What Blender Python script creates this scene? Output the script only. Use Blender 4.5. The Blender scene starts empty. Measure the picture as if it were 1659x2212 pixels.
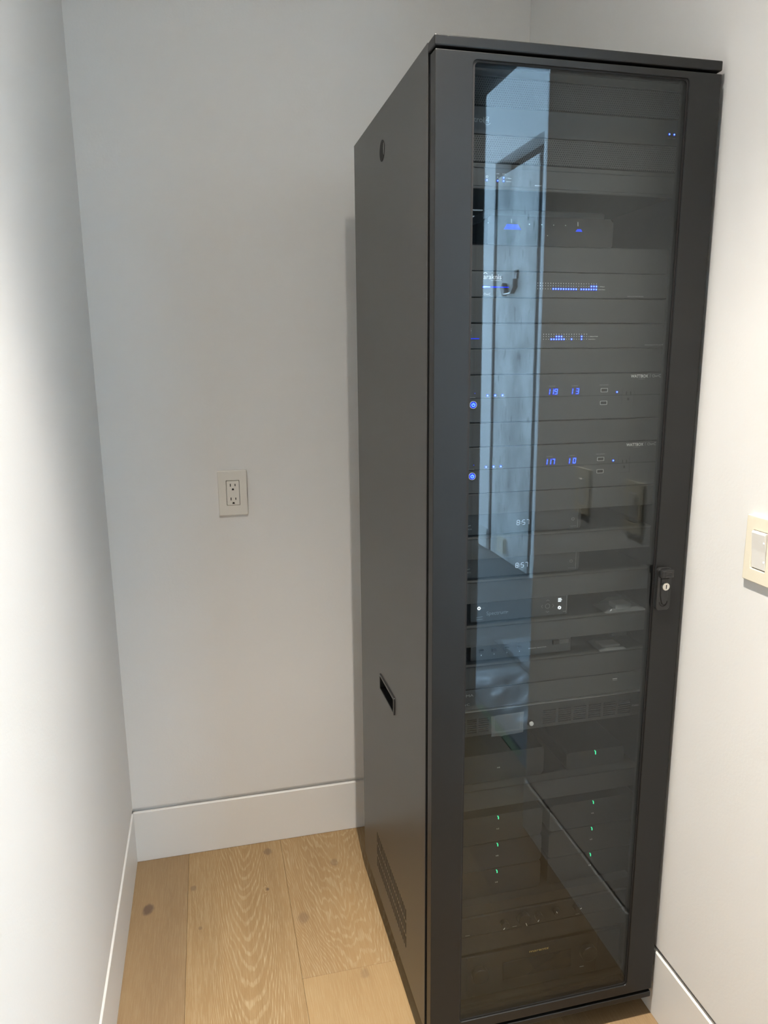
import bpy, bmesh, math, random
from mathutils import Vector, Matrix
random.seed(7)
scene = bpy.context.scene
COL = scene.collection

# ------------------------------------------------------------------ camera
cam_d = bpy.data.cameras.new('camera')
cam = bpy.data.objects.new('camera', cam_d); COL.objects.link(cam)
YAW, PITCH, ROLL = 0.2351, -0.2067, -0.0088
fw = Vector((math.sin(YAW)*math.cos(PITCH), math.cos(YAW)*math.cos(PITCH), math.sin(PITCH)))
rt = Vector((math.cos(YAW), -math.sin(YAW), 0)); up = rt.cross(fw)
c_, s_ = math.cos(ROLL), math.sin(ROLL)
rt2 = c_*rt + s_*up; up2 = -s_*rt + c_*up
m = Matrix((rt2, up2, -fw)).transposed().to_4x4(); m.translation = Vector((-0.3842, -1.2327, 1.4839))
cam.matrix_world = m
cam_d.sensor_fit = 'VERTICAL'; cam_d.sensor_height = 36.0
cam_d.lens = 1589.6*36.0/2212.0
cam_d.clip_start = 0.02
scene.camera = cam

# ------------------------------------------------------------------ daylight, view
world = bpy.data.worlds.new('world'); scene.world = world; world.use_nodes = True
bg = world.node_tree.nodes['Background']
bg.inputs[0].default_value = (0.52, 0.76, 1.0, 1); bg.inputs[1].default_value = 40.0
vs = scene.view_settings
scene.display_settings.display_device = 'sRGB'
vs.view_transform = 'Standard'; vs.look = 'None'; vs.gamma = 1; vs.exposure = 0.0; vs.use_curve_mapping = False
scene.cycles.use_denoising = True; scene.cycles.use_adaptive_sampling = False
scene.cycles.max_bounces = 12; scene.cycles.diffuse_bounces = 6; scene.cycles.transparent_max_bounces = 16
scene.cycles.sample_clamp_indirect = 80.0
LAMP_POWER = 26.5

# ------------------------------------------------------------------ room numbers
XL, XR, YB, YF, ZC = -0.662, 0.537, 0.849, -1.75, 2.70      # nook: wall faces
XO = 0.687                                                   # outer face of the right wall
D0, D1, DH = -1.55, -0.706, 2.43                             # doorway in the right wall
HX, HZ = 1.72, 3.40                                          # far wall and ceiling of the hall
BH, BT = 0.164, 0.002                                        # baseboard height, how far it stands proud
W, ZT, ZB, DEP = 0.525, 1.984, 0.057, 0.649                  # rack

# ------------------------------------------------------------------ helpers
ORG = {}
def put(name, bm, mat, parent=None, kind=None, label=None, smooth=False):
    me = bpy.data.meshes.new(name)
    org = ORG[parent.name] if parent else Vector((0, 0, 0))
    bmesh.ops.recalc_face_normals(bm, faces=bm.faces)
    bmesh.ops.translate(bm, verts=bm.verts, vec=-org)
    if smooth:
        for f in bm.faces: f.smooth = True
    bm.to_mesh(me); bm.free()
    o = bpy.data.objects.new(name, me); COL.objects.link(o)
    for mm in (mat if isinstance(mat, (list, tuple)) else [mat]): me.materials.append(mm)
    if parent: o.parent = parent
    ORG[o.name] = org
    if kind: o['kind'] = kind
    if label: o['label'] = label
    return o
def share(o, parent, at, name=None):
    """another part with the same mesh, moved by AT"""
    d = o.copy(); COL.objects.link(d); d.parent = parent
    if name: d.name = name
    d.location = Vector(o.location) + Vector(at); ORG[d.name] = ORG[o.name]
    return d
def thing(name, label, cat, loc, group=None):
    o = bpy.data.objects.new(name, None); COL.objects.link(o); o.location = loc; o.empty_display_size = 0.05
    ORG[o.name] = Vector(loc); o['label'] = label; o['category'] = cat
    if group: o['group'] = group
    return o
def tag(o, label, cat, group=None):
    o['label'] = label; o['category'] = cat
    if group: o['group'] = group
    return o
def B(*boxes, bevel=0.0, seg=2, bm=None):
    bm = bm or bmesh.new()
    for (x0, x1, y0, y1, z0, z1) in boxes:
        t = bmesh.new()
        bmesh.ops.create_cube(t, size=1)
        for v in t.verts:
            v.co = Vector(((x0+x1)/2+v.co.x*(x1-x0), (y0+y1)/2+v.co.y*(y1-y0), (z0+z1)/2+v.co.z*(z1-z0)))
        if bevel: bmesh.ops.bevel(t, geom=t.edges, offset=bevel, segments=seg, affect='EDGES', profile=0.5)
        merge(bm, t)
    return bm
def merge(bm, t):
    mp = {v: bm.verts.new(v.co) for v in t.verts}
    for f in t.faces:
        try:
            nf = bm.faces.new([mp[v] for v in f.verts]); nf.material_index = f.material_index; nf.smooth = f.smooth
        except ValueError: pass
    t.free(); return bm
def cyl(cx, cz, r, y0, y1, n=24, bm=None, bevel=0, r2=None):
    """cylinder along y"""
    t = bmesh.new()
    a = [t.verts.new((cx+r*math.cos(i*2*math.pi/n), y0, cz+r*math.sin(i*2*math.pi/n))) for i in range(n)]
    r2 = r if r2 is None else r2
    b = [t.verts.new((cx+r2*math.cos(i*2*math.pi/n), y1, cz+r2*math.sin(i*2*math.pi/n))) for i in range(n)]
    t.faces.new(a); t.faces.new(b)
    for i in range(n): t.faces.new((a[i], a[(i+1) % n], b[(i+1) % n], b[i]))
    if bevel:
        es = [e for e in t.edges if all(abs(v.co.y-y0) < 1e-7 for v in e.verts)]
        bmesh.ops.bevel(t, geom=es, offset=bevel, segments=2, affect='EDGES', profile=0.5)
    bm = bm or bmesh.new()
    return merge(bm, t)
def vcyl(cx, cy, r, z0, z1, n=20, bm=None):
    bm = bm or bmesh.new()
    a = [bm.verts.new((cx+r*math.cos(i*2*math.pi/n), cy+r*math.sin(i*2*math.pi/n), z0)) for i in range(n)]
    b = [bm.verts.new((cx+r*math.cos(i*2*math.pi/n), cy+r*math.sin(i*2*math.pi/n), z1)) for i in range(n)]
    bm.faces.new(a); bm.faces.new(b)
    for i in range(n): bm.faces.new((a[i], a[(i+1) % n], b[(i+1) % n], b[i]))
    return bm
def ring(cx, cz, r, w, y0, y1, a0=0.0, a1=2*math.pi, n=28, bm=None):
    """flat ring or arc, extruded along y"""
    bm = bm or bmesh.new(); full = abs(a1-a0-2*math.pi) < 1e-6
    k = n if full else n+1; L = []
    for i in range(k):
        a = a0+(a1-a0)*i/n; c, s = math.cos(a), math.sin(a)
        L.append([bm.verts.new((cx+q*c, y, cz+q*s)) for (q, y) in ((r-w/2, y0), (r+w/2, y0), (r+w/2, y1), (r-w/2, y1))])
    for i in range(n):
        p, q = L[i], L[(i+1) % k]
        for j in range(4): bm.faces.new((p[j], p[(j+1) % 4], q[(j+1) % 4], q[j]))
    if not full: bm.faces.new(L[0]); bm.faces.new(L[-1])
    return bm
def bar(x0, z0, x1, z1, w, y0, y1, bm=None):
    """straight stroke in the xz plane"""
    bm = bm or bmesh.new(); d = Vector((x1-x0, z1-z0)); d.normalize(); n = Vector((-d.y, d.x))*w/2
    P = [(x0+n.x, z0+n.y), (x0-n.x, z0-n.y), (x1-n.x, z1-n.y), (x1+n.x, z1+n.y)]
    a = [bm.verts.new((p[0], y0, p[1])) for p in P]; b = [bm.verts.new((p[0], y1, p[1])) for p in P]
    bm.faces.new(a); bm.faces.new(b)
    for i in range(4): bm.faces.new((a[i], a[(i+1) % 4], b[(i+1) % 4], b[i]))
    return bm
def rrect(x0, x1, z0, z1, r, n=6):
    P = []
    for cx, cz, a in ((x1-r, z1-r, 0), (x0+r, z1-r, 90), (x0+r, z0+r, 180), (x1-r, z0+r, 270)):
        for i in range(n+1):
            t = math.radians(a+90*i/n); P.append((cx+r*math.cos(t), cz+r*math.sin(t)))
    return P
def poly(P, y0, y1, bm=None, axis='y', bevel=0):
    t = bmesh.new()
    f = (lambda p, w: (p[0], w, p[1])) if axis == 'y' else (lambda p, w: (w, p[0], p[1]))
    a = [t.verts.new(f(p, y0)) for p in P]; b = [t.verts.new(f(p, y1)) for p in P]
    t.faces.new(a); t.faces.new(b)
    for i in range(len(P)): t.faces.new((a[i], a[(i+1) % len(P)], b[(i+1) % len(P)], b[i]))
    if bevel:
        k = 1 if axis == 'y' else 0
        es = [e for e in t.edges if all(abs(v.co[k]-y0) < 1e-7 for v in e.verts)]
        bmesh.ops.bevel(t, geom=es, offset=bevel, segments=2, affect='EDGES', profile=0.5)
    bm = bm or bmesh.new()
    return merge(bm, t)
def frame(outer, inner, y0, y1, bm=None, axis='y', bevel=0):
    """ring plate between two outlines with as many points each"""
    t = bmesh.new(); n = len(outer)
    f = (lambda p, w: (p[0], w, p[1])) if axis == 'y' else (lambda p, w: (w, p[0], p[1]))
    A = [t.verts.new(f(p, y0)) for p in outer]; Bv = [t.verts.new(f(p, y0)) for p in inner]
    C = [t.verts.new(f(p, y1)) for p in outer]; D = [t.verts.new(f(p, y1)) for p in inner]
    for i in range(n):
        j = (i+1) % n
        t.faces.new((A[i], A[j], Bv[j], Bv[i])); t.faces.new((C[i], C[j], D[j], D[i]))
        t.faces.new((A[i], A[j], C[j], C[i])); t.faces.new((Bv[i], Bv[j], D[j], D[i]))
    if bevel:
        es = [t.edges.get((A[i], A[(i+1) % n])) for i in range(n)] + [t.edges.get((Bv[i], Bv[(i+1) % n])) for i in range(n)]
        bmesh.ops.bevel(t, geom=[e for e in es if e], offset=bevel, segments=2, affect='EDGES', profile=0.5)
    bm = bm or bmesh.new()
    return merge(bm, t)
def holed(u0, u1, v0, v1, holes, w0, w1, axis='x'):
    """plate with rectangular holes; axis = its normal"""
    us = sorted({u0, u1, *[h[0] for h in holes], *[h[1] for h in holes]}); vv = sorted({v0, v1, *[h[2] for h in holes], *[h[3] for h in holes]})
    bm = bmesh.new(); V = {}
    def P(i, j, k):
        if (i, j, k) not in V:
            w = (w0, w1)[k]
            V[i, j, k] = bm.verts.new((w, us[i], vv[j]) if axis == 'x' else (us[i], w, vv[j]))
        return V[i, j, k]
    def solid(i, j):
        if i < 0 or j < 0 or i >= len(us)-1 or j >= len(vv)-1: return False
        u, v = (us[i]+us[i+1])/2, (vv[j]+vv[j+1])/2
        return not any(h[0] < u < h[1] and h[2] < v < h[3] for h in holes)
    for i in range(len(us)-1):
        for j in range(len(vv)-1):
            if not solid(i, j): continue
            for k in (0, 1): bm.faces.new((P(i, j, k), P(i+1, j, k), P(i+1, j+1, k), P(i, j+1, k)))
            for (di, dj, a, b) in ((-1, 0, (i, j), (i, j+1)), (1, 0, (i+1, j), (i+1, j+1)), (0, -1, (i, j), (i+1, j)), (0, 1, (i, j+1), (i+1, j+1))):
                if not solid(i+di, j+dj): bm.faces.new((P(*a, 0), P(*b, 0), P(*b, 1), P(*a, 1)))
    return bm
def lettering(txt, x0, x1, z, y, mat, parent, h=None, bold=0.0, shear=0.0, name='lettering'):
    """printed text on a face that looks towards -y: left and right ends, baseline; h = cap height"""
    c = bpy.data.curves.new('txt', 'FONT'); c.body = txt; c.size = 1; c.resolution_u = 3; c.shear = shear; c.offset = bold
    o = bpy.data.objects.new('txt', c); COL.objects.link(o)
    dg = bpy.context.evaluated_depsgraph_get(); me = bpy.data.meshes.new_from_object(o.evaluated_get(dg))
    bpy.data.objects.remove(o); bpy.data.curves.remove(c)
    xs = [v.co.x for v in me.vertices]; a, b = min(xs), max(xs); sx = (x1-x0)/(b-a)
    sz = sx if h is None else h/0.729
    bm = bmesh.new(); bm.from_mesh(me); bpy.data.meshes.remove(me)
    for v in bm.verts: v.co = Vector((x0+(v.co.x-a)*sx, y-0.0004, z+v.co.y*sz))
    return put(name, bm, mat, parent)
SEG = {'0': 'abcdef', '1': 'bc', '3': 'abcdg', '5': 'acdfg', '7': 'abc', '8': 'abcdefg', '9': 'abcdfg', '6': 'acdefg', 'l': 'ef'}
def digits(txt, x0, z0, w, h, pitch, t, y, mat, parent, name='digit', lean=0.10, colon=None):
    x = x0
    for ch in txt:
        bm = bmesh.new()
        if ch == ':':
            for q in (0.3, 0.68): merge(bm, B((x-t*.6+lean*h*q, x+t*.6+lean*h*q, y-.0006, y, z0+h*q-t*.6, z0+h*q+t*.6)))
            put(name, bm, mat, parent); x += pitch*0.36; continue
        g = t*0.35 if t < .002 else -t*0.42
        for sgm in SEG[ch]:
            L = lambda u, v: (x+u*w+lean*v*h, z0+v*h)
            a, b = {'a': (L(0, 1), L(1, 1)), 'g': (L(0, .5), L(1, .5)), 'd': (L(0, 0), L(1, 0)), 'b': (L(1, .5), L(1, 1)), 'c': (L(1, 0), L(1, .5)),
                    'f': (L(0, .5), L(0, 1)), 'e': (L(0, 0), L(0, .5))}[sgm]
            d = (Vector(b)-Vector(a)).normalized()*g
            bar(a[0]+d.x, a[1]+d.y, b[0]-d.x, b[1]-d.y, t, y-.0006, y, bm)
        put(name, bm, mat, parent); x += pitch

# ------------------------------------------------------------------ materials
def mat(name):
    mt = bpy.data.materials.new(name); mt.use_nodes = True
    return mt, mt.node_tree, mt.node_tree.nodes['Principled BSDF']
def N(nt, typ, **kw):
    n = nt.nodes.new(typ)
    for k, v in kw.items():
        if k.startswith('_'): setattr(n, k[1:], v)
        else: n.inputs[k.replace('__', ' ')].default_value = v
    return n
def simple(name, col, rough=.5, metal=0.0, spec=.5, bump=None, emis=None, es=1.0, coat=0.0):
    mt, nt, p = mat(name)
    p.inputs['Base Color'].default_value = (*col, 1); p.inputs['Roughness'].default_value = rough; p.inputs['Metallic'].default_value = metal
    p.inputs['Specular IOR Level'].default_value = spec; p.inputs['Coat Weight'].default_value = coat
    if emis: p.inputs['Emission Color'].default_value = (*emis, 1); p.inputs['Emission Strength'].default_value = es
    if bump:
        tc = N(nt, 'ShaderNodeTexCoord'); nz = N(nt, 'ShaderNodeTexNoise', Scale=bump[0], Detail=3.0); bp = N(nt, 'ShaderNodeBump', Strength=bump[1], Distance=0.001)
        nt.links.new(tc.outputs['Object'], nz.inputs['Vector']); nt.links.new(nz.outputs[0], bp.inputs['Height']); nt.links.new(bp.outputs[0], p.inputs['Normal'])
    return mt
M = {}
M['wall'] = simple('wall_paint', (.735, .725, .705), .75, spec=.25, bump=(160, .18))
M['trim'] = simple('trim_paint', (.77, .76, .735), .38, spec=.4, bump=(60, .05))
M['ceil'] = simple('ceiling_paint', (.66, .66, .65), .9, spec=.2)
M['subfloor'] = simple('subfloor_black', (.05, .05, .05), .8)  # near-black of the slab under the planks
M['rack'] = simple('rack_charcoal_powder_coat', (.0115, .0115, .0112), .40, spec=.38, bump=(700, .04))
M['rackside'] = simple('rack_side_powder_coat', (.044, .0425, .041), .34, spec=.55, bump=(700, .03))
M['inner'] = simple('rack_inside_black', (.012, .012, .012), .6)
M['panel'] = simple('filler_panel_black', (.058, .058, .056), .5, bump=(900, .03))
M['face'] = simple('equipment_face_black', (.063, .063, .061), .45, bump=(900, .03))
M['amp'] = simple('low_rack_dim_black', (.026, .026, .025), .5)  # darker copy of the face black: dimness low in the rack as colour
M['gloss'] = simple('gloss_black_plastic', (.02, .02, .02), .16)
M['dark'] = simple('dark_grey_plastic', (.03, .03, .03), .4)
M['print'] = simple('white_print', (.85, .85, .83), .6)
M['dim'] = simple('grey_print', (.36, .36, .35), .6)
M['gold'] = simple('gold_print', (.75, .55, .18), .4)
M['black'] = simple('satin_black', (.018, .018, .018), .32)
M['steel'] = simple('nickel_lock', (.78, .75, .68), .28, metal=1.0)
M['dark_steel'] = simple('dull_steel', (.28, .28, .27), .4, metal=.6)
M['silver'] = simple('brushed_steel_edge', (.6, .6, .58), .35, metal=1.0)
M['plate'] = simple('ivory_wall_plate', (.80, .74, .60), .35)
M['rocker'] = simple('white_rocker', (.80, .78, .74), .3)
M['outlet'] = simple('light_almond_plate', (.72, .69, .63), .4)
M['hole'] = simple('hole_and_shade_black', (.006, .005, .005), .7)  # near-black of holes; also stands for shade in the hall wall gaps
M['led_core'] = simple('blue_light_core', (0, 0, 0), emis=(.28, .62, 1.0), es=3.0)
M['led_blue'] = simple('blue_light', (0, 0, .1), emis=(.004, .03, 1.0), es=1.6)
M['halo_deep'] = simple('deep_blue_halo', (0, 0, .1), emis=(.0, .006, .9), es=1.1)  # blue glow around the lit digits, given its own emissive colour
M['led_white'] = simple('white_light', (0, 0, 0), emis=(.85, .95, 1.0), es=2.2)
M['led_dimwhite'] = simple('dim_white_light', (0, 0, 0), emis=(.75, .85, .95), es=.75)
M['led_green'] = simple('green_light', (0, 0, 0), emis=(.05, 1.0, .42), es=1.8)
M['lamp'] = simple('lamp_lens', (1, 1, 1), emis=(1, .9, .76), es=6.0)
M['hallpaint'] = simple('hall_wall_paint', (.80, .80, .80), .8)
M['hallfloor'] = simple('hall_floor_covering', (.15, .152, .152), .55, bump=(14, .3))
M['tape'] = simple('green_masking_tape', (.16, .22, .09), .6)
M['bronze'] = simple('dark_bronze_door_lining', (.11, .11, .11), .5)
M['foil'] = simple('bag_packet', (.30, .30, .29), .25, bump=(130, .5))

def concrete():
    mt, nt, p = mat('hall_concrete'); L = nt.links.new
    tc = N(nt, 'ShaderNodeTexCoord'); mp = N(nt, 'ShaderNodeMapping'); mp.inputs['Scale'].default_value = (1, 1, .55); L(tc.outputs['Object'], mp.inputs['Vector'])
    n1 = N(nt, 'ShaderNodeTexNoise', Scale=5.0, Detail=6.0, Roughness=.65); L(mp.outputs[0], n1.inputs['Vector'])
    r1 = N(nt, 'ShaderNodeValToRGB'); r1.color_ramp.elements[0].position = .36; r1.color_ramp.elements[1].position = .64
    r1.color_ramp.elements[0].color = (.42, .43, .43, 1); r1.color_ramp.elements[1].color = (.84, .85, .84, 1); L(n1.outputs[0], r1.inputs[0])
    mp2 = N(nt, 'ShaderNodeMapping'); mp2.inputs['Scale'].default_value = (1, 1, .35); L(tc.outputs['Object'], mp2.inputs['Vector'])
    n2 = N(nt, 'ShaderNodeTexNoise', Scale=26.0, Detail=2.0, Roughness=.5); L(mp2.outputs[0], n2.inputs['Vector'])
    r2 = N(nt, 'ShaderNodeValToRGB'); r2.color_ramp.elements[0].position = .29; r2.color_ramp.elements[1].position = .37; L(n2.outputs[0], r2.inputs[0])
    r2.color_ramp.elements[0].color = (.35, .35, .36, 1); r2.color_ramp.elements[1].color = (1, 1, 1, 1)
    mx = N(nt, 'ShaderNodeMix', _data_type='RGBA', _blend_type='MULTIPLY'); mx.inputs[0].default_value = 1
    L(r1.outputs[0], mx.inputs[6]); L(r2.outputs[0], mx.inputs[7]); L(mx.outputs[2], p.inputs['Base Color'])
    p.inputs['Roughness'].default_value = .8
    return mt
M['concrete'] = concrete()

def pane(name, tint, f0, coat=(1, 1, 1)):
    """flat pane: Fresnel mirror over a tinted see-through body"""
    mt, nt, p = mat(name); nt.nodes.remove(p); L = nt.links.new; out = nt.nodes['Material Output']
    lw = N(nt, 'ShaderNodeLayerWeight'); lw.inputs[0].default_value = .5
    pw = N(nt, 'ShaderNodeMath', _operation='POWER'); pw.inputs[1].default_value = 5; L(lw.outputs['Facing'], pw.inputs[0])
    ma = N(nt, 'ShaderNodeMath', _operation='MULTIPLY_ADD'); ma.inputs[1].default_value = 1-f0; ma.inputs[2].default_value = f0; L(pw.outputs[0], ma.inputs[0])
    tr = N(nt, 'ShaderNodeBsdfTransparent'); tr.inputs[0].default_value = (*tint, 1)
    gl = N(nt, 'ShaderNodeBsdfGlossy'); gl.inputs['Roughness'].default_value = 0.0; gl.inputs['Color'].default_value = (*coat, 1)
    mx = N(nt, 'ShaderNodeMixShader'); L(ma.outputs[0], mx.inputs[0]); L(tr.outputs[0], mx.inputs[1]); L(gl.outputs[0], mx.inputs[2]); L(mx.outputs[0], out.inputs[0])
    return mt
M['glass'] = pane('tinted_door_glass', (.80, .815, .815), .037, (.90, .96, 1.0))
M['clear'] = pane('clear_window_glass', (.97, .98, .98), .04)

def film(name, col, alpha, rough, scale, strength):
    """thin clear plastic: mostly see-through, glossy wrinkles"""
    mt, nt, p = mat(name); L = nt.links.new
    p.inputs['Base Color'].default_value = (*col, 1); p.inputs['Roughness'].default_value = rough; p.inputs['Alpha'].default_value = alpha
    tc = N(nt, 'ShaderNodeTexCoord'); nz = N(nt, 'ShaderNodeTexNoise', Scale=scale, Detail=4.0); bp = N(nt, 'ShaderNodeBump', Strength=strength, Distance=.004)
    L(tc.outputs['Object'], nz.inputs['Vector']); L(nz.outputs[0], bp.inputs['Height']); L(bp.outputs[0], p.inputs['Normal'])
    return mt
M['film'] = film('clear_bag_film', (.75, .78, .78), .20, .12, 60, 1.0)
M['sheet'] = film('plastic_sheeting', (.50, .53, .56), .6, .25, 9, .8)

def perforated():
    """fine hexagonal perforation of a vent panel"""
    mt, nt, p = mat('perforated_vent_panel'); L = nt.links.new
    tc = N(nt, 'ShaderNodeTexCoord'); sp = N(nt, 'ShaderNodeSeparateXYZ'); L(tc.outputs['Object'], sp.inputs[0])
    def mth(op, a, b=None):
        n = N(nt, 'ShaderNodeMath', _operation=op)
        for i, q in enumerate((a, b)):
            if q is None: continue
            if isinstance(q, (int, float)): n.inputs[i].default_value = q
            else: L(q, n.inputs[i])
        return n.outputs[0]
    P = 0.0041
    def lattice(ox, oz):
        u = mth('SUBTRACT', mth('FLOORED_MODULO', mth('ADD', sp.outputs[0], ox), P), P/2); v = mth('SUBTRACT', mth('FLOORED_MODULO', mth('ADD', sp.outputs[2], oz), P*1.732), P*.866)
        return mth('SQRT', mth('ADD', mth('MULTIPLY', u, u), mth('MULTIPLY', v, v)))
    d = mth('MINIMUM', lattice(0, 0), lattice(P/2, P*.866))
    k = mth('LESS_THAN', d, .0013)
    mx = N(nt, 'ShaderNodeMix', _data_type='RGBA'); L(k, mx.inputs[0]); mx.inputs[6].default_value = (.062, .062, .060, 1); mx.inputs[7].default_value = (.012, .012, .012, 1); L(mx.outputs[2], p.inputs['Base Color'])
    rg = N(nt, 'ShaderNodeMath', _operation='MULTIPLY_ADD'); L(k, rg.inputs[0]); rg.inputs[1].default_value = .4; rg.inputs[2].default_value = .5; L(rg.outputs[0], p.inputs['Roughness'])
    bp = N(nt, 'ShaderNodeBump', Strength=.3, Distance=.001); L(mth('MULTIPLY', mth('SUBTRACT', .0023, d), -250), bp.inputs['Height']); L(bp.outputs[0], p.inputs['Normal'])
    return mt
M['perf'] = perforated()

def oak(name, base, dark, light, cx, by, k, wob, fine, knots=(), line=.6, yo=0.0):
    """oiled oak: cathedral growth rings, limed pores, knots"""
    mt, nt, p = mat(name); L = nt.links.new
    def mth(op, a, b=None, c=None):
        n = N(nt, 'ShaderNodeMath', _operation=op)
        for i, q in enumerate((a, b, c)):
            if q is None: continue
            if isinstance(q, (int, float)): n.inputs[i].default_value = q
            else: L(q, n.inputs[i])
        return n.outputs[0]
    tc = N(nt, 'ShaderNodeTexCoord'); sp = N(nt, 'ShaderNodeSeparateXYZ'); L(tc.outputs['Object'], sp.inputs[0]); X, Y = sp.outputs[0], sp.outputs[1]
    def noise(sx, sy, sc, det=3.0, rough=.5, off=0.0):
        mp = N(nt, 'ShaderNodeMapping'); mp.inputs['Scale'].default_value = (sx, sy, 1); mp.inputs['Location'].default_value = (off, off*.7, off*.3)
        L(tc.outputs['Object'], mp.inputs['Vector']); n = N(nt, 'ShaderNodeTexNoise', Scale=sc, Detail=det, Roughness=rough); L(mp.outputs[0], n.inputs['Vector']); return n.outputs[0]
    dx = mth('SUBTRACT', X, cx); bend = noise(3.0, .8, 3.0, 2.0, .5, cx*9+yo)
    dxx = mth('ADD', dx, mth('MULTIPLY', mth('SUBTRACT', bend, .5), .10*wob))
    f = mth('SUBTRACT', mth('MULTIPLY', Y, by), mth('MULTIPLY', mth('MULTIPLY', dxx, dxx), by*k))
    f = mth('ADD', f, mth('MULTIPLY', mth('SUBTRACT', noise(9, 1.6, 2.2, 3.0, .55, 3+yo), .5), 7.0*wob))
    for (kx, ky, kr, ks) in knots:                       # rings swing round a knot
        ddx = mth('MULTIPLY', mth('SUBTRACT', X, kx), 1/ (kr*2.2)); ddy = mth('MULTIPLY', mth('SUBTRACT', Y, ky), 1/(kr*4.5))
        g = mth('POWER', 2.718, mth('MULTIPLY', mth('ADD', mth('MULTIPLY', ddx, ddx), mth('MULTIPLY', ddy, ddy)), -1.0))
        f = mth('ADD', f, mth('MULTIPLY', g, 3.5*ks))
    sn = mth('SINE', mth('MULTIPLY', f, 6.2832))
    rings = N(nt, 'ShaderNodeMapRange', _interpolation_type='SMOOTHSTEP'); rings.inputs['From Min'].default_value = .15; rings.inputs['From Max'].default_value = .95; L(sn, rings.inputs[0])
    pores = N(nt, 'ShaderNodeMapRange'); pores.inputs['From Min'].default_value = .44; pores.inputs['From Max'].default_value = .64; L(noise(170, 9, 2.0, 3.0, .6, 1+yo), pores.inputs[0])
    limed = mth('MULTIPLY', mth('MULTIPLY', rings.outputs[0], mth('ADD', .45, mth('MULTIPLY', pores.outputs[0], .8))), line)
    limed = mth('MINIMUM', mth('ADD', limed, mth('MULTIPLY', pores.outputs[0], fine)), 1.0)
    tone = N(nt, 'ShaderNodeMapRange'); tone.inputs['From Min'].default_value = .3; tone.inputs['From Max'].default_value = .7; L(noise(5, .9, 2.0, 4.0, .6, 8+yo), tone.inputs[0])
    m1 = N(nt, 'ShaderNodeMix', _data_type='RGBA'); L(tone.outputs[0], m1.inputs[0]); m1.inputs[6].default_value = (*dark, 1); m1.inputs[7].default_value = (*base, 1)
    m2 = N(nt, 'ShaderNodeMix', _data_type='RGBA'); L(limed, m2.inputs[0]); L(m1.outputs[2], m2.inputs[6]); m2.inputs[7].default_value = (*light, 1)
    col = m2.outputs[2]
    wn = noise(34, 22, 1.6, 4.0, .7, 5)
    for (kx, ky, kr, ks) in knots:
        ddx = mth('MULTIPLY', mth('SUBTRACT', X, kx), 1/kr); ddy = mth('MULTIPLY', mth('SUBTRACT', Y, ky), 1/(kr*1.35))
        d = mth('ADD', mth('SQRT', mth('ADD', mth('MULTIPLY', ddx, ddx), mth('MULTIPLY', ddy, ddy))), mth('MULTIPLY', mth('SUBTRACT', wn, .5), 1.3))
        kk = N(nt, 'ShaderNodeMapRange', _interpolation_type='SMOOTHSTEP'); kk.inputs['From Min'].default_value = 1.25; kk.inputs['From Max'].default_value = .55; L(d, kk.inputs[0])
        mk = N(nt, 'ShaderNodeMix', _data_type='RGBA'); L(mth('MULTIPLY', kk.outputs[0], min(ks, .9)), mk.inputs[0]); L(col, mk.inputs[6]); mk.inputs[7].default_value = (.13, .085, .06, 1); col = mk.outputs[2]
    L(col, p.inputs['Base Color'])
    p.inputs['Roughness'].default_value = .46; p.inputs['Specular IOR Level'].default_value = .22
    bp = N(nt, 'ShaderNodeBump', Strength=.25, Distance=.0006); L(mth('MULTIPLY', limed, -1.0), bp.inputs['Height']); L(bp.outputs[0], p.inputs['Normal'])
    return mt
oakA = oak('oak_brown', (0.296, 0.195, 0.102), (0.244, 0.158, 0.083), (0.370, 0.272, 0.158), -.75, 24, 60, .5, .24, [(-.617, .635, .0155, .9), (-.585, .86, .006, .35)], line=.18, yo=2)
oakB = oak('oak_cathedral', (0.335, 0.214, 0.101), (0.278, 0.175, 0.081), (0.460, 0.350, 0.208), -.350, 20, 62, .42, .24,
           [(-.275, .80, .013, .55), (-.495, .69, .0085, .5), (-.475, .53, .006, .5), (-.289, .635, .0045, .8)], line=.46, yo=0)
oakC = oak('oak_wavy', (0.350, 0.226, 0.108), (0.300, 0.190, 0.090), (0.460, 0.352, 0.210), -.085, 21, 34, .9, .22, [(-.085, .70, .012, .4), (-.205, .50, .016, .4)], line=.43, yo=5)
oakD = oak('oak_pale_straight', (0.385, 0.254, 0.125), (0.318, 0.202, 0.096), (0.432, 0.322, 0.176), -.45, 6, 70, .8, .30, [(-.08, .28, .012, .3)], line=.28, yo=9)
oakE = oak('oak_plain', (0.340, 0.228, 0.115), (0.296, 0.191, 0.096), (0.429, 0.323, 0.185), .9, 20, 40, .7, .25, [], line=.35, yo=13)

# ------------------------------------------------------------------ setting: floor
floor = put('floor', B((XL-.12, XO, YF-.12, YB+.12, -.16, -.014)), M['subfloor'], kind='structure')
G = .0002
def plank(x0, x1, y0, y1, mt, dz=0.0):
    return put('plank', B((x0+G, x1-G, y0+G, y1-G, -.014, dz), bevel=.0006, seg=1), mt, floor)
plank(XL-.02, -.510, -1.12, YB+.01, oakA); plank(XL-.02, -.510, YF, -1.12, oakE)
plank(-.510, -.232, -.62, YB+.01, oakB); plank(-.510, -.232, YF, -.62, oakD)
plank(-.232, .050, .300, YB+.01, oakC); plank(-.232, .050, -1.30, .300, oakD); plank(-.232, .050, YF, -1.30, oakA)
plank(.050, .330, -.29, YB+.01, oakE); plank(.050, .330, YF, -.29, oakB)
plank(.330, .608, -.655, YB+.01, oakA); plank(.330, .608, YF, -.655, oakE); plank(.608, XO, D0-.02, D1+.02, oakA)

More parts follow.
